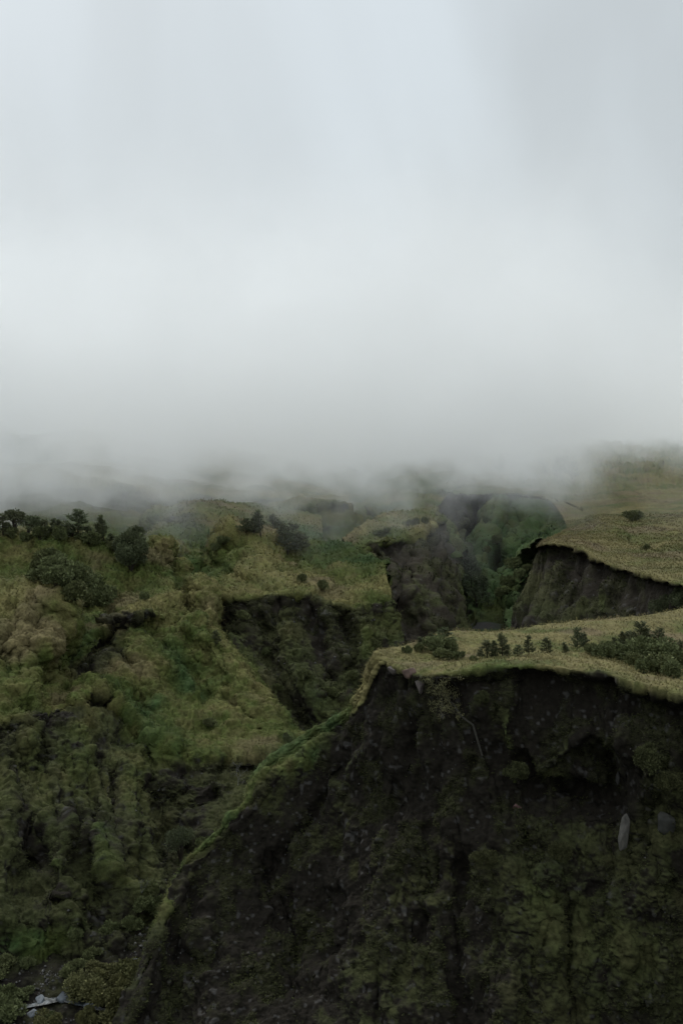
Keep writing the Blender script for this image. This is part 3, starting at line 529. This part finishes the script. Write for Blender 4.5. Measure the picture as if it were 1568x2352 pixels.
def bushy(seed, n=2600, c='bush', flat=0.7, size=0.085, ratio=0.5, trunk=0.0, name='bush', lobes=9):
    """unit-width shrub or broadleaf tree: stems and a crown of many small leaves in uneven clumps"""
    r = np.random.default_rng(seed); t = empty(name, (0, 0, 0)); L = []; P, Dn = [], []
    for k in range(lobes):
        a = r.random() * 6.283; q = 0.34 * math.sqrt(r.random())
        cx, cy, cz = q * math.cos(a), q * math.sin(a), trunk + flat * (0.25 + 0.5 * r.random() * (1 - q))
        rr = 0.12 + 0.11 * r.random(); m = n // lobes
        L.append(([(0.02 * math.cos(a), 0.02 * math.sin(a), -0.08), (cx * .35, cy * .35, cz * .5), (cx, cy, cz)], [.022 if trunk else .012, .011, .004]))
        d = r.normal(0, 1, (m, 3)); d /= np.linalg.norm(d, axis=1, keepdims=True)
        P.append(np.array([cx, cy, cz]) + d * rr * (0.35 + 0.75 * r.random((m, 1)) ** .5) * np.array([1, 1, .85])); Dn.append(d * .7 + np.array([0, 0, .55]))
    if trunk: L.append(([(0, 0, -.1), (.02, .01, trunk * .6), (0, 0, trunk + flat * .5)], [.035, .026, .01]))
    tubes('trunk' if trunk else 'stems', L, (0.04, 0.033, 0.026), t)
    leaves('crown' if trunk else 'foliage', np.concatenate(P), np.concatenate(Dn), size, ratio, LEAFC[c], r, t)
    return t
protos = {'pine': [pine(1), pine(2, 0.2), pine(3, 0.3), pine(4, 0.26)], 'farpine': [pine(5, .27, 1300, 'far'), pine(6, .2, 1300, 'far'), pine(7, .33, 1300, 'far')],
          'bush': [bushy(11), bushy(12, flat=.85), bushy(13, flat=.6), bushy(14, flat=.75, lobes=13)], 'broad': [bushy(21, 3200, 'broad', .6, .06, .5, .35, 'broadleaf_tree', 12), bushy(22, 3200, 'broad', .7, .06, .5, .3, 'broadleaf_tree', 10)],
          'gold': [bushy(31, 6000, 'gold', .45, .05, .6, 0, 'yellow_leaved_shrub', 15), bushy(32, 6000, 'gold', .6, .05, .6, 0, 'yellow_leaved_shrub', 9)], 'moss': [bushy(51, 5200, 'moss', .75, .045, .6, lobes=14), bushy(52, 5200, 'moss', .6, .045, .6, lobes=17)], 'tall': [bushy(41, 3000, 'pine', 1.1, .07, .3), bushy(42, 3000, 'pine', 1.3, .07, .3)]}
used = set(); NM = {'pine': 'conifer', 'farpine': 'conifer', 'bush': 'bush', 'broad': 'broadleaf_tree', 'gold': 'yellow_leaved_shrub', 'tall': 'shrub', 'moss': 'mossy_shrub'}
CAT = {'pine': 'tree', 'farpine': 'tree', 'bush': 'bush', 'broad': 'tree', 'gold': 'shrub', 'tall': 'shrub', 'moss': 'shrub'}
def plant(kind, sheet_, px, py, h, label, group=None, wide=None, v=None):
    """h: height in view pixels (width for the low shrubs)"""
    p, D = snap(sheet_, px, py); V_ = protos[kind]; i = random.randrange(len(V_)) if v is None else v
    src = V_[i]
    if (kind, i) in used:
        o = src.copy(); col.objects.link(o)
        for ch in src.children:
            c_ = ch.copy(); c_.parent = o; col.objects.link(c_)
    else:
        used.add((kind, i)); o = src
    o.name = NM[kind]
    m = (.85 if sheet_ == 'left_slopes' and kind in ('pine', 'broad') else 1.0 if 'pine' in kind else 1.1) * h / 2352 / F * D; m *= random.uniform(.82, 1.15); sx_ = m * (wide or 1) * random.uniform(.8, 1.3)
    o.location = (float(p[0]), float(p[1]), float(p[2]) - 0.15); o.scale = (sx_, sx_ * random.uniform(.85, 1.1), m)
    o.rotation_euler = (random.uniform(-.16, .16), random.uniform(-.16, .16), random.random() * 6.28)
    tag(o, label, CAT[kind], group); return o
def clump(kind, sheet_, pts, label, group):
    for q_ in pts: plant(kind, sheet_, q_[0], q_[1], q_[2], label, group, wide=q_[3] if len(q_) > 3 else None)

G1 = 'young conifers along the near bluff top'
plant('pine', 'near_bluff', 1216, 1499, 50, 'slim young conifer standing alone left of a fuller twin on the near bluff', G1, 1.25, 0)
plant('pine', 'near_bluff', 1256, 1497, 47, 'rounded young conifer standing alone, the fuller of two on the near bluff', G1, 1.5, 3)
plant('pine', 'near_bluff', 1186, 1504, 28, 'tiny conifer between the bluff top thicket and the two lone conifers', G1, 1.5, 2)
plant('pine', 'near_bluff', 1298, 1496, 26, 'tiny conifer right of the two lone conifers on the near bluff', G1, 1.5, 1)
plant('pine', 'near_bluff', 1326, 1490, 62, 'tall thin dark conifer at the left end of the large bluff top thicket', G1, 1.3, 2)
plant('pine', 'near_bluff', 1343, 1489, 42, 'shorter conifer just right of the tall thin one on the near bluff', G1, 1.5, 0)
plant('pine', 'near_bluff', 1120, 1508, 40, 'conifer at the left edge of the small dark thicket on the near bluff', G1, 1.5)
plant('pine', 'near_bluff', 1134, 1506, 46, 'grey green conifer second from the left in the small dark thicket', G1, 1.4)
plant('pine', 'near_bluff', 1154, 1504, 62, 'tallest conifer in the small dark thicket on the near bluff', G1, 1.3)
plant('pine', 'near_bluff', 1104, 1510, 24, 'low conifer seedling left of the small dark thicket', G1, 1.4)
plant('pine', 'near_bluff', 1167, 1506, 34, 'short conifer closing the small dark thicket on its right', G1, 1.4)
plant('pine', 'near_bluff', 1015, 1482, 44, 'tallest conifer in the thicket near the bluff tip', G1, 1.5)
plant('pine', 'near_bluff', 988, 1478, 26, 'small pointed conifer left of the tallest one near the bluff tip', G1, 1.6)
plant('pine', 'near_bluff', 967, 1478, 22, 'smallest pointed conifer nearest the bluff tip', G1, 1.7)
clump('bush', 'near_bluff', [(1000,1496,46),(1030,1500,56),(1052,1512,42),(1018,1512,42),(960,1492,34),(935,1496,28),(1085,1515,20)], 'soft green bush in the scrub patch near the bluff tip', 'bushes near the bluff tip')
clump('bush', 'near_bluff', [(1362,1504,46),(1388,1508,52),(1412,1502,50),(1440,1512,64),(1470,1518,76),(1500,1520,80),(1524,1528,70),(1480,1542,72),(1516,1548,74),(1540,1556,56),(1450,1528,50),(1552,1530,40),(1395,1490,34)],
      'mid green bush in the large thicket on the near bluff top', 'bushes in the large bluff top thicket')
clump('pine', 'near_bluff', [(1425,1484,36,1.4),(1448,1488,44,1.4),(1467,1492,60,1.5),(1488,1494,50,1.4),(1511,1496,62,1.4),(1530,1500,40,1.4),(1560,1520,56,1.3),(1407,1486,30,1.4)], 'conifer rising out of the large thicket on the near bluff', 'conifers in the large bluff top thicket')
# left ridge
G2 = 'dark trees in the row along the left ridge'
plant('broad', 'left_slopes', 36, 1222, 62, 'loose crowned dark tree at the frame end of the left ridge row', G2, 1.2, 0)
plant('broad', 'left_slopes', 64, 1224, 58, 'loose crowned dark tree second in the left ridge row', G2, 1.1, 1)
plant('pine', 'left_slopes', 180, 1226, 62, 'tall lopsided conifer standing highest in the left ridge row', G2, 1.7, 2)
plant('pine', 'left_slopes', 240, 1240, 66, 'pointed slender conifer standing clear at the right of the ridge row', G2, 1.2, 1)
clump('pine', 'left_slopes', [(6,1226,52,1.6),(84,1224,46,1.8),(101,1226,50,1.4),(118,1225,46,1.6),(134,1228,44,1.8),(152,1228,38,2),(166,1230,34,2),(200,1236,36,2),(216,1238,32,2),(256,1250,36,2),(20,1228,40,2),(226,1240,44,1.5)], 'dark conifer in the crowded row along the left ridge', 'crowded conifers along the left ridge')
clump('bush', 'left_slopes', [(92,1236,46),(60,1238,36),(140,1236,40),(205,1248,46),(262,1262,40),(30,1232,40)], 'low dark bush under the conifer row on the left ridge', 'bushes under the left ridge row')
clump('tall', 'left_slopes', [(282,1268,52),(298,1275,62),(314,1290,66),(304,1310,60),(322,1278,44),(290,1296,54)], 'dark shrub in the scrub column beside the rocky shoulder', 'dark scrub beside the rocky shoulder')
clump('bush', 'left_slopes', [(108,1300,60),(130,1318,66),(100,1330,56),(150,1340,72),(178,1352,76),(205,1362,70),(170,1376,60),(232,1385,64),(130,1345,60),(200,1392,56),(246,1372,50),(120,1278,46),(86,1310,46)],
      'rounded green bush in the big thicket in the left hollow', 'bushes in the big left hollow thicket')
plant('pine', 'left_slopes', 499, 1480, 44, 'dark conifer alone on the spur edge above the ravine', None, 1.4, 3)
plant('bush', 'left_slopes', 486, 1668, 26, 'round dark bush low on the grassy spur', None)
plant('tall', 'left_slopes', 664, 1706, 26, 'small dark shrub at the very tip of the grassy spur', None)
plant('bush', 'left_slopes', 330, 1376, 26, 'small grey green bush on the shoulder above the rock band', None)
# mesa
plant('pine', 'centre_mesa', 600, 1230, 58, 'tall dark conifer at the left peak of the mesa grove', None, 1.3, 1)
plant('pine', 'centre_mesa', 622, 1240, 64, 'tallest dark conifer, just right of the left peak of the mesa grove', None, 1.4, 0)
clump('pine', 'centre_mesa', [(548,1226,36,1.8),(566,1226,40,1.7),(582,1226,46,1.6),(640,1246,60,1.5),(655,1252,62,1.5),(668,1258,58,1.5),(682,1262,52,1.5),(696,1264,48,1.6),(660,1270,46,1.7)], 'dark conifer in the grove behind the mesa knoll', 'conifers in the mesa grove')
clump('bush', 'centre_mesa', [(514,1246,32),(496,1262,26),(534,1240,30)], 'low dark bush left of the mesa knoll', 'bushes left of the mesa knoll')
plant('bush', 'centre_mesa', 744, 1350, 40, 'rounded dark bush near the mesa lip, larger of two', None)
plant('bush', 'centre_mesa', 690, 1336, 30, 'pale low bush near the mesa lip, smaller of two', None)
clump('bush', 'centre_mesa', [(560,1420,28),(610,1500,34),(700,1560,34),(640,1590,30),(760,1600,34),(810,1560,30),(860,1480,24)], 'small dark bush clinging to the ravine wall below the mesa', 'bushes on the ravine wall')
# wedge and gorge
clump('bush', 'wedge_bluff', [(936,1206,26),(955,1202,30),(976,1200,24),(872,1232,22),(890,1226,20)], 'small bush on the flat top of the wedge shaped bluff', 'bushes on the wedge bluff')
clump('farpine', 'gorge_wall', [(1075,1330,62,1.3),(1088,1318,56,1.3),(1070,1300,44,1.3),(1098,1345,50,1.4),(1085,1360,46,1.5),(1108,1372,46,1.4),(1094,1390,44,1.6),(1120,1392,36,1.6)], 'dark conifer deep in the gorge against the wedge bluff', 'conifers deep in the gorge')
clump('bush', 'gorge_wall', [(1180,1300,34),(1196,1330,34),(1170,1345,30),(1150,1372,30),(1210,1310,28),(1140,1250,26),(1120,1270,24)], 'dark green bush on the far gorge slope', 'bushes on the gorge slope')
plant('bush', 'right_plateau', 1450, 1194, 40, 'dark low bush alone on the far right grassland, broader of two', None)
plant('bush', 'right_plateau', 1483, 1260, 20, 'very small dark bush near the lip of the far right grassland', None)
clump('tall', 'right_plateau', [(1505,1420,46),(1530,1410,50),(1552,1402,54),(1580,1400,56)], 'green shrub behind the near bluff under the right cliff', 'shrubs under the right cliff')
clump('farpine', 'right_plateau', [(1145,1085,40,1.4),(1172,1080,34,1.4),(1205,1085,30,1.4),(1250,1092,34,1.6),(1275,1090,44,1.6),(1296,1096,46,1.6),(1316,1100,36,1.6),(1240,1075,30,1.5)], 'hazy conifer in the misty dip of the far right grassland', 'hazy conifers on the far grassland')
# foot of the near ridge and stream side
G3 = 'yellow leaved shrubs at the foot of the near ridge'
plant('gold', 'stream_bed', 305, 2250, 86, 'brightest yellow green shrub at the foot of the near ridge', G3, 1.2, 0)
plant('gold', 'stream_bed', 345, 2235, 56, 'small yellow green shrub tucked against the ridge foot', G3, 1.2, 1)
plant('gold', 'stream_bed', 235, 2240, 60, 'grey yellow shrub between the stream bend and the brightest shrub', G3, 1.3, 1)
plant('gold', 'stream_bed', 195, 2275, 70, 'wide olive shrub nearest the stream bend', G3, 1.3, 0)
plant('gold', 'stream_bed', 255, 2300, 96, 'broad olive shrub in front of the brightest yellow one', G3, 1.2, 1)
plant('gold', 'stream_bed', 330, 2310, 90, 'dull olive shrub leaning on the near cliff foot', G3, 1.2, 0)
plant('gold', 'stream_bed', 290, 2370, 90, 'olive shrub cut by the bottom frame edge by the cliff foot', G3, 1.3, 1)
plant('broad', 'left_slopes', 415, 1975, 90, 'small flat crowned green tree in the dark ravine beside the ridge', None, .9, 1)
clump('bush', 'left_slopes', [(330,2095,50),(365,2090,60),(395,2080,50),(300,2130,46),(350,2050,44),(250,2140,40),(180,2150,40),(440,1990,46),(470,1940,40)], 'dark bush in the shaded ravine at the ridge foot', 'bushes in the shaded ravine')

# bare pale shrub below the spur
def twigs(name, base, h, seed, c, label, cat, lean=(0, 0, 1), n=26, leafc=None):
    r = random.Random(seed); t = empty(name, base); L = []
    def grow(p, d, ln, rad, k):
        pts = [p]; rr = [rad]
        for j in range(3):
            d = (d + Vector([r.uniform(-.35, .35) for _ in range(3)])).normalized(); p = p + d * ln / 3; pts.append(p); rr.append(rad * (1 - .25 * (j + 1)))
        L.append((pts, rr))
        if k: 
            for q_ in range(r.choice((2, 3, 3))): grow(pts[r.choice((1, 2, 3))], (d + Vector([r.uniform(-.8, .8) for _ in range(3)])).normalized(), ln * .62, rad * .55, k - 1)
    grow(Vector((0, 0, 0)), Vector(lean), h * .5, h * .018, 4)
    grow(Vector((0, 0, 0)), (Vector(lean) + Vector((.5, 0, .1))).normalized(), h * .45, h * .016, 3)
    tubes('branches', L, c, t)
    if leafc:
        P = np.array([tuple(x) for pts, _ in L[4:] for x in pts[1:]]); g_ = np.random.default_rng(seed); P = np.repeat(P, 14, 0) + g_.normal(0, h * .035, (len(P) * 14, 3))
        leaves('foliage', P, np.tile([0, -.2, .5], (len(P), 1)), h * .045, .6, leafc, g_, t)
    tag(t, label, cat); return t
p, D = snap('left_slopes', 548, 1800)
twigs('bare_shrub', tuple(p + np.array([0, -.6, .1])), 60 / 2352 / F * D, 5, (0.16, 0.155, 0.14), 'bare pale grey shrub under the spur beside the near ridge', 'shrub')
p, D = snap('left_slopes', 330, 2050)
twigs('bare_shrub', tuple(p + np.array([0, -.8, .2])), 46 / 2352 / F * D, 8, (0.10, 0.10, 0.09), 'thin leafless twiggy shrub in the dark ravine above the yellow shrubs', 'shrub')
# mossy tree hanging over the cliff lip
def cp(x, y, off=0.5):
    q_, D_ = snap('near_bluff', x, y); return Vector(tuple(q_)) + Vector((0, -off, 0.1))
t = empty('hanging_tree', tuple(cp(985, 1560, 0)))
org = Vector(t.location)
main = [cp(1000, 1556, .3), cp(1012, 1590, .9), cp(1040, 1612, 1.0), cp(1055, 1640, .9), cp(1082, 1664, .7), cp(1094, 1705, .6), cp(1106, 1738, .4)]
L_ = [([q_ - org for q_ in main], [.04, .07, .09, .11, .12, .13, .10])]
r_ = random.Random(3); tips = []
for i in range(34):
    a_ = main[r_.choice((0, 0, 1, 1, 1, 2, 2, 3))]; b_ = cp(a_.x * 0 + r_.uniform(945, 1055), r_.uniform(1552, 1650), r_.uniform(.5, 1.6))
    if (b_ - a_).length > 3.2: continue
    m_ = (a_ + b_) / 2 + Vector((r_.uniform(-.2, .2), r_.uniform(-.3, 0), r_.uniform(-.3, .3)))
    L_.append(([a_ - org, m_ - org, b_ - org], [.035, .025, .012])); tips += [b_ - org, m_ - org]
tubes('branches', L_, (0.04, 0.037, 0.03), t)
g_ = np.random.default_rng(4); P = np.array([tuple(x) for x in tips]); P = np.repeat(P, 60, 0) + g_.normal(0, .22, (len(P) * 60, 3))
leaves('foliage', P, np.tile([0, -.2, -.3], (len(P), 1)), .13, .5, (0.13, 0.135, 0.065), g_, t)
tag(t, 'mossy pale tree hanging over the bluff lip with a long dark bent trunk', 'tree')
# plants trailing over the lip and moss clumps
for (x, y, s_, lb) in [(1108, 1600, 70, 'mossy shrub on the cliff right of the hanging tree'), (1190, 1770, 76, 'dull green shrub low on the cliff below the lone conifers'), (1270, 1760, 80, 'broad mossy shrub on the central buttress of the near cliff'),
                       (1480, 1745, 110, 'largest mossy shrub on the cliff, above the pale rock slab'), (1540, 1790, 90, 'mossy shrub on the cliff between the largest one and the grey outcrop'), (1290, 1950, 80, 'olive shrub on the cliff left of the pale slab'), (1110, 1960, 70, 'olive shrub mid cliff below the hanging tree')]:
    plant('moss', 'near_bluff', x, y + s_ * .25, s_ * .8, lb, 'mossy shrubs on the near cliff')

# ------------------------------------------------------------------ rocks
def rock(name, loc, dims, seed, c, label, cat='rock', group=None, strat=0.0, rot=(0, 0, 0), cuts=18):
    bpy_me = bpy.data.meshes.new('tmp'); import bmesh
    bm = bmesh.new(); bmesh.ops.create_icosphere(bm, subdivisions=4, radius=1.0)
    V = np.array([tuple(v.co) for v in bm.verts]); T = np.array([[v.index for v in f.verts] for f in bm.faces]); bm.free(); bpy.data.meshes.remove(bpy_me)
    r = np.random.default_rng(seed)
    for k in range(cuts):
        d = r.normal(0, 1, 3); d /= np.linalg.norm(d); h = 0.38 + 0.34 * r.random(); e = V @ d - h
        V = V - np.outer(np.clip(e, 0, None), d)
    V = V * 1.5 * (1 + 0.07 * fbm(V + seed, .35, 3, seed)[:, None])
    if strat: V[:, 1] += strat * np.sin(V[:, 0] * 16 + 2 * noise(V, .8, seed))
    V = V * np.array(dims)
    cc = np.array(c)[None] * (1 + .3 * fbm(V * np.array([3, 3, .6]), .5, 2, seed)[:, None])
    o = np_mesh(name, V, T, cc, M_ROCK); o.location = tuple(loc); o.rotation_euler = rot
    return tag(o, label, cat, group)
def rock_at(px, py, wpx, hpx, seed, c, label, sh='near_bluff', group=None, strat=0, off=.0, rot=(0, 0, 0), depth=.5):
    p, D = snap(sh, px, py); k = D / 2352 / F / 2
    return rock('rock', p + np.array([0, -off, 0]), (wpx * k, wpx * k * depth + .15, hpx * k), seed, c, label, 'rock', group, strat, rot)
rock_at(1433, 1905, 26, 84, 2, (0.095, 0.088, 0.076), 'tall pale upright slab sticking out of the near cliff', strat=.05, off=.35)
rock_at(1530, 1900, 62, 62, 5, (0.038, 0.037, 0.031), 'broad grey outcrop on the cliff right of the pale slab', strat=.08, off=-.1)
rock_at(1418, 1795, 14, 50, 7, (0.08, 0.077, 0.07), 'slim grey rock face above the pale slab', off=-.1)
rock_at(904, 1544, 24, 22, 9, (0.085, 0.07, 0.062), 'grey brown rock under the turf at the bluff tip', off=-.1)
rock_at(938, 1552, 26, 26, 10, (0.11, 0.072, 0.058), 'reddish rock under the bluff lip', off=-.1)
rock_at(966, 1572, 28, 34, 12, (0.12, 0.10, 0.092), 'pale pinkish rock beside the hanging tree', off=-.1)
rock_at(1187, 1852, 18, 16, 13, (0.075, 0.04, 0.036), 'small reddish stone in the middle of the near cliff', off=-.1)
# loose stones studding the bare earth: nobody could count them
SV, ST, SC, off_ = [], [], [], 0
ico = [(0, 0, 1), (.9, 0, .2), (.28, .85, .1), (-.72, .5, .15), (-.7, -.55, .1), (.3, -.85, .2), (0, 0, -.8)]
icf = np.array([(0, 1, 2), (0, 2, 3), (0, 3, 4), (0, 4, 5), (0, 5, 1), (6, 2, 1), (6, 3, 2), (6, 4, 3), (6, 5, 4), (6, 1, 5)])
for nm_, cnt, sz in (('stream_bed', 700, .16), ('near_bluff', 450, .07), ('left_slopes', 400, .13), ('right_plateau', 200, .2), ('centre_mesa', 200, .2)):
    pt = PATCH[nm_]; g_ = np.random.default_rng(len(nm_)); vis = (pt['px'] > -40) & (pt['px'] < 1610) & (pt['py'] < 2380) & (pt['py'] > 1200) & (pt['D'] < 420)
    fld = smooth(0.0, 0.5, noise(pt['P'], 3.5, 77)) ** 2 + .06
    wt = pt['so'] ** 2 * vis * fld; i_ = g_.choice(len(wt), cnt, p=wt / wt.sum())
    for j in i_:
        s_ = sz * (0.45 + 1.3 * g_.random() ** 3)
        v = np.array(ico) * s_ * (0.6 + .8 * g_.random(3)) @ np.array(Matrix.Rotation(g_.random() * 6.28, 3, 'Z')) + pt['P'][j] + pt['n'][j] * s_ * .3
        SV.append(v); ST.append(icf + off_); off_ += 7; SC.append(np.tile(np.array([.10, .096, .09]) * (0.3 + 1.1 * g_.random() ** 2), (7, 1)))
tag(np_mesh('stones', np.concatenate(SV), np.concatenate(ST), np.concatenate(SC), M_ROCK), kind='stuff', label='small pale stones studding the bare dark earth of the cliffs')

# water: a narrow stepped ribbon winding down the bed, white where it breaks
mw = bpy.data.materials.new('stream water'); mw.use_nodes = True; n_, l_ = mw.node_tree.nodes, mw.node_tree.links; b_ = n_['Principled BSDF']
tx = n_.new('ShaderNodeTexNoise'); tx.inputs['Scale'].default_value = 1.6; tx.inputs['Detail'].default_value = 8; tx.inputs['Roughness'].default_value = .7
gg = n_.new('ShaderNodeNewGeometry'); l_.new(gg.outputs['Position'], tx.inputs['Vector'])
cr_ = n_.new('ShaderNodeValToRGB'); cr_.color_ramp.elements[0].position = .47; cr_.color_ramp.elements[0].color = (.012, .016, .016, 1); cr_.color_ramp.elements[1].position = .60; cr_.color_ramp.elements[1].color = (.13, .145, .155, 1)
l_.new(tx.outputs[0], cr_.inputs[0]); l_.new(cr_.outputs[0], b_.inputs['Base Color']); b_.inputs['Roughness'].default_value = .35
bp_ = n_.new('ShaderNodeBump'); bp_.inputs['Distance'].default_value = .15; l_.new(tx.outputs[0], bp_.inputs['Height']); l_.new(bp_.outputs[0], b_.inputs['Normal'])
ctr = [(-120,2345),(-40,2330),(40,2318),(85,2306),(110,2300),(150,2296),(185,2304),(225,2316),(270,2330)]
cw = [20, 18, 16, 26, 34, 24, 20, 14, 8]
C3 = np.array([snap('stream_bed', x, y)[0] for x, y in ctr]); C3 = np.concatenate([C3, np.array(cw)[:, None] * .026], 1)
C3[:, 2] = np.minimum.accumulate(C3[::-1, 2])[::-1] * .5 + C3[:, 2] * .5
C3 = catmull(C3, [12] * (len(ctr) - 1)); tg = np.gradient(C3[:, :3], axis=0); tg[:, 2] = 0; tg /= np.linalg.norm(tg, axis=1, keepdims=True) + 1e-9
sd_ = np.stack([-tg[:, 1], tg[:, 0], 0 * tg[:, 0]], 1); K = np.linspace(-1, 1, 9)
WV = C3[:, None, :3] + sd_[:, None] * (K[None, :, None] * C3[:, 3][:, None, None]) + np.array([0, 0, .14]); WV[..., 2] += .09 * fbm(WV, .7, 2, 9)
nn_ = WV.shape[0]; id_ = np.arange(nn_ * 9).reshape(nn_, 9); wq = np.stack([id_[:-1, :-1], id_[1:, :-1], id_[1:, 1:], id_[:-1, 1:]], -1).reshape(-1, 4)
tag(np_mesh('water', WV.reshape(-1, 3), wq, None, mw, smoothf=True), kind='structure')
for (x, y, w_, h_, sd0, lb) in [(140, 2168, 44, 16, 31, 'flat pale boulder at the top of the stream bend'), (95, 2300, 36, 26, 32, 'pale wet boulder splitting the white water'), (150, 2288, 54, 34, 33, 'largest pale boulder beside the white water'), (170, 2172, 26, 12, 39, 'small pale boulder right of the flat one at the stream bend'), (118, 2176, 22, 11, 40, 'small pale boulder left of the flat one at the stream bend'),
                                (205, 2312, 30, 18, 34, 'small pale boulder right of the white water'), (72, 2330, 34, 22, 35, 'grey boulder below the white water'), (30, 2215, 40, 20, 36, 'dark wet boulder in the upper stream'), (225, 2185, 40, 18, 37, 'low dark boulder above the yellow shrubs'), (318, 2206, 40, 14, 38, 'pale flat boulder behind the large yellow shrub')]:
    c_ = (.035, .035, .036) if 'dark' in lb else (.11, .12, .13)
    p, D = snap('stream_bed', x, y); k = .8 * D / 2352 / F / 2
    rock('boulder', p + np.array([0, 0, h_ * k * .3]), (w_ * k * .75, w_ * k * .7, h_ * k * .75), sd0, c_, lb, 'boulder', 'boulders in the stream', cuts=8)
clump('bush', 'stream_bed', [(10,2300,60),(50,2290,50),(-20,2330,70),(20,2340,60)], 'green bush on the stream bank at the frame corner', 'bushes on the stream bank')
clump('bush', 'stream_bed', [(20,2225,44),(70,2215,36),(185,2225,40),(150,2240,34),(215,2200,34),(-10,2250,44),(110,2350,50)], 'dark scrubby bush on the gravel beside the stream', 'scrub on the gravel bed')
clump('gold', 'stream_bed', [(200,2350,80),(110,2365,70)], 'olive shrub overhanging the lower stream', 'shrubs over the lower stream')
for o_u in [o for o in col.objects if o.type == 'EMPTY' and 'label' not in o and o.parent is None]:
    for c_u in list(o_u.children): bpy.data.objects.remove(c_u)
    bpy.data.objects.remove(o_u)
#@@OBJ_END

# ------------------------------------------------------------------ cloud lying on the hills
def volume_box(name, lo, hi):
    lo, hi = np.array(lo, float), np.array(hi, float)
    V = np.array([[(lo, hi)[a][0], (lo, hi)[b][1], (lo, hi)[c][2]] for a in (0, 1) for b in (0, 1) for c in (0, 1)])
    Q = np.array([[0, 1, 3, 2], [4, 6, 7, 5], [0, 4, 5, 1], [2, 3, 7, 6], [0, 2, 6, 4], [1, 5, 7, 3]])
    return np_mesh(name, V, Q)
m = bpy.data.materials.new('cloud'); m.use_nodes = True; n, l = m.node_tree.nodes, m.node_tree.links; n.clear()
o_ = n.new('ShaderNodeOutputMaterial'); pv = n.new('ShaderNodeVolumePrincipled'); l.new(pv.outputs[0], o_.inputs['Volume'])
pv.inputs['Color'].default_value = (1.0, 1.0, 1.0, 1); pv.inputs['Anisotropy'].default_value = 0.0
g = n.new('ShaderNodeNewGeometry'); sp = n.new('ShaderNodeSeparateXYZ'); l.new(g.outputs['Position'], sp.inputs[0])
def mth(op, a, b=None, c=None):
    x = n.new('ShaderNodeMath'); x.operation = op
    for i, v in enumerate((a, b, c)):
        if v is None: continue
        if isinstance(v, (int, float)): x.inputs[i].default_value = v
        else: l.new(v, x.inputs[i])
    return x.outputs[0]
def mrange(v, a, b, c=0.0, d=1.0, t='SMOOTHSTEP'):
    x = n.new('ShaderNodeMapRange'); x.interpolation_type = t; x.clamp = True
    if isinstance(v, (int, float)): x.inputs[0].default_value = v
    else: l.new(v, x.inputs[0])
    for i, q_ in enumerate((a, b, c, d)):
        if isinstance(q_, (int, float)): x.inputs[i + 1].default_value = q_
        else: l.new(q_, x.inputs[i + 1])
    return x.outputs[0]
t = n.new('ShaderNodeTexNoise'); t.inputs['Scale'].default_value = 0.014; t.inputs['Detail'].default_value = 3; t.inputs['Roughness'].default_value = 0.5
l.new(g.outputs['Position'], t.inputs['Vector'])
t3 = n.new('ShaderNodeTexNoise'); t3.inputs['Scale'].default_value = 0.045; t3.inputs['Detail'].default_value = 3; t3.inputs['Distortion'].default_value = 0.6
l.new(g.outputs['Position'], t3.inputs['Vector'])
nz = mth('ADD', mth('SUBTRACT', t.outputs[0], 0.5), mth('MULTIPLY', mth('SUBTRACT', t3.outputs[0], 0.5), 0.9))
base_z = mth('ADD', mth('ADD', mrange(sp.outputs['X'], -120.0, -40.0, -4.0, 0.0), mrange(sp.outputs['X'], 10.0, 170.0, 77.0, 91.0)), mth('MULTIPLY', nz, -130.0))     # cloud base, higher over the right plateau
hgt = mth('SUBTRACT', sp.outputs['Z'], base_z)
dz = mrange(hgt, -3.0, 24.0)
yy = mth('ADD', sp.outputs['Y'], mth('MULTIPLY', nz, 160.0))
dy = mrange(yy, 262.0, 500.0)
top = mrange(sp.outputs['Z'], 120.0, 230.0, 1.0, 0.0)
side = mth('ADD', mth('SUBTRACT', sp.outputs['X'], mth('MULTIPLY', sp.outputs['Y'], 0.17)), mth('MULTIPLY', nz, 90.0))
dy = mth('MULTIPLY', dy, mrange(side, -5.0, 70.0, 1.0, 0.26))        # the bank thins out over the far grassland
dy = mth('MULTIPLY', dy, mrange(sp.outputs['Z'], 48.0, 76.0))          # and does not sink into the gorge
d = mth('MULTIPLY', mth('MULTIPLY', dz, dy), mth('MULTIPLY', top, mrange(mth('ADD', mth('MULTIPLY', t.outputs[0], .5), mth('MULTIPLY', t3.outputs[0], .5)), 0.4, 0.58, 0.3, 1.0)))
l.new(mth('MULTIPLY', d, 0.017), pv.inputs['Density'])
cb = volume_box('cloud_bank', (-900, 235, 50), (900, 2500, 240)); cb.data.materials.append(m)
tag(cb, kind='stuff', label='low pale cloud bank lying over the far ridges and hills', cat='cloud')

# ------------------------------------------------------------------ one label per thing: look-alikes are told apart by their order
bpy.context.view_layer.update()
ORD = 'first second third fourth fifth sixth seventh eighth ninth tenth eleventh twelfth thirteenth fourteenth fifteenth'.split()
same = {}
for o in col.objects:
    if o.parent is None and 'category' in o: same.setdefault(o['label'], []).append(o)
for lb, os_ in same.items():
    if len(os_) < 2: continue
    os_.sort(key=lambda o: float(proj(np.array(o.location))[0]))
    for i, o in enumerate(os_):
        o['label'] = lb + (', leftmost' if i == 0 else ', rightmost' if i == len(os_) - 1 else ', %s from the left' % ORD[i])
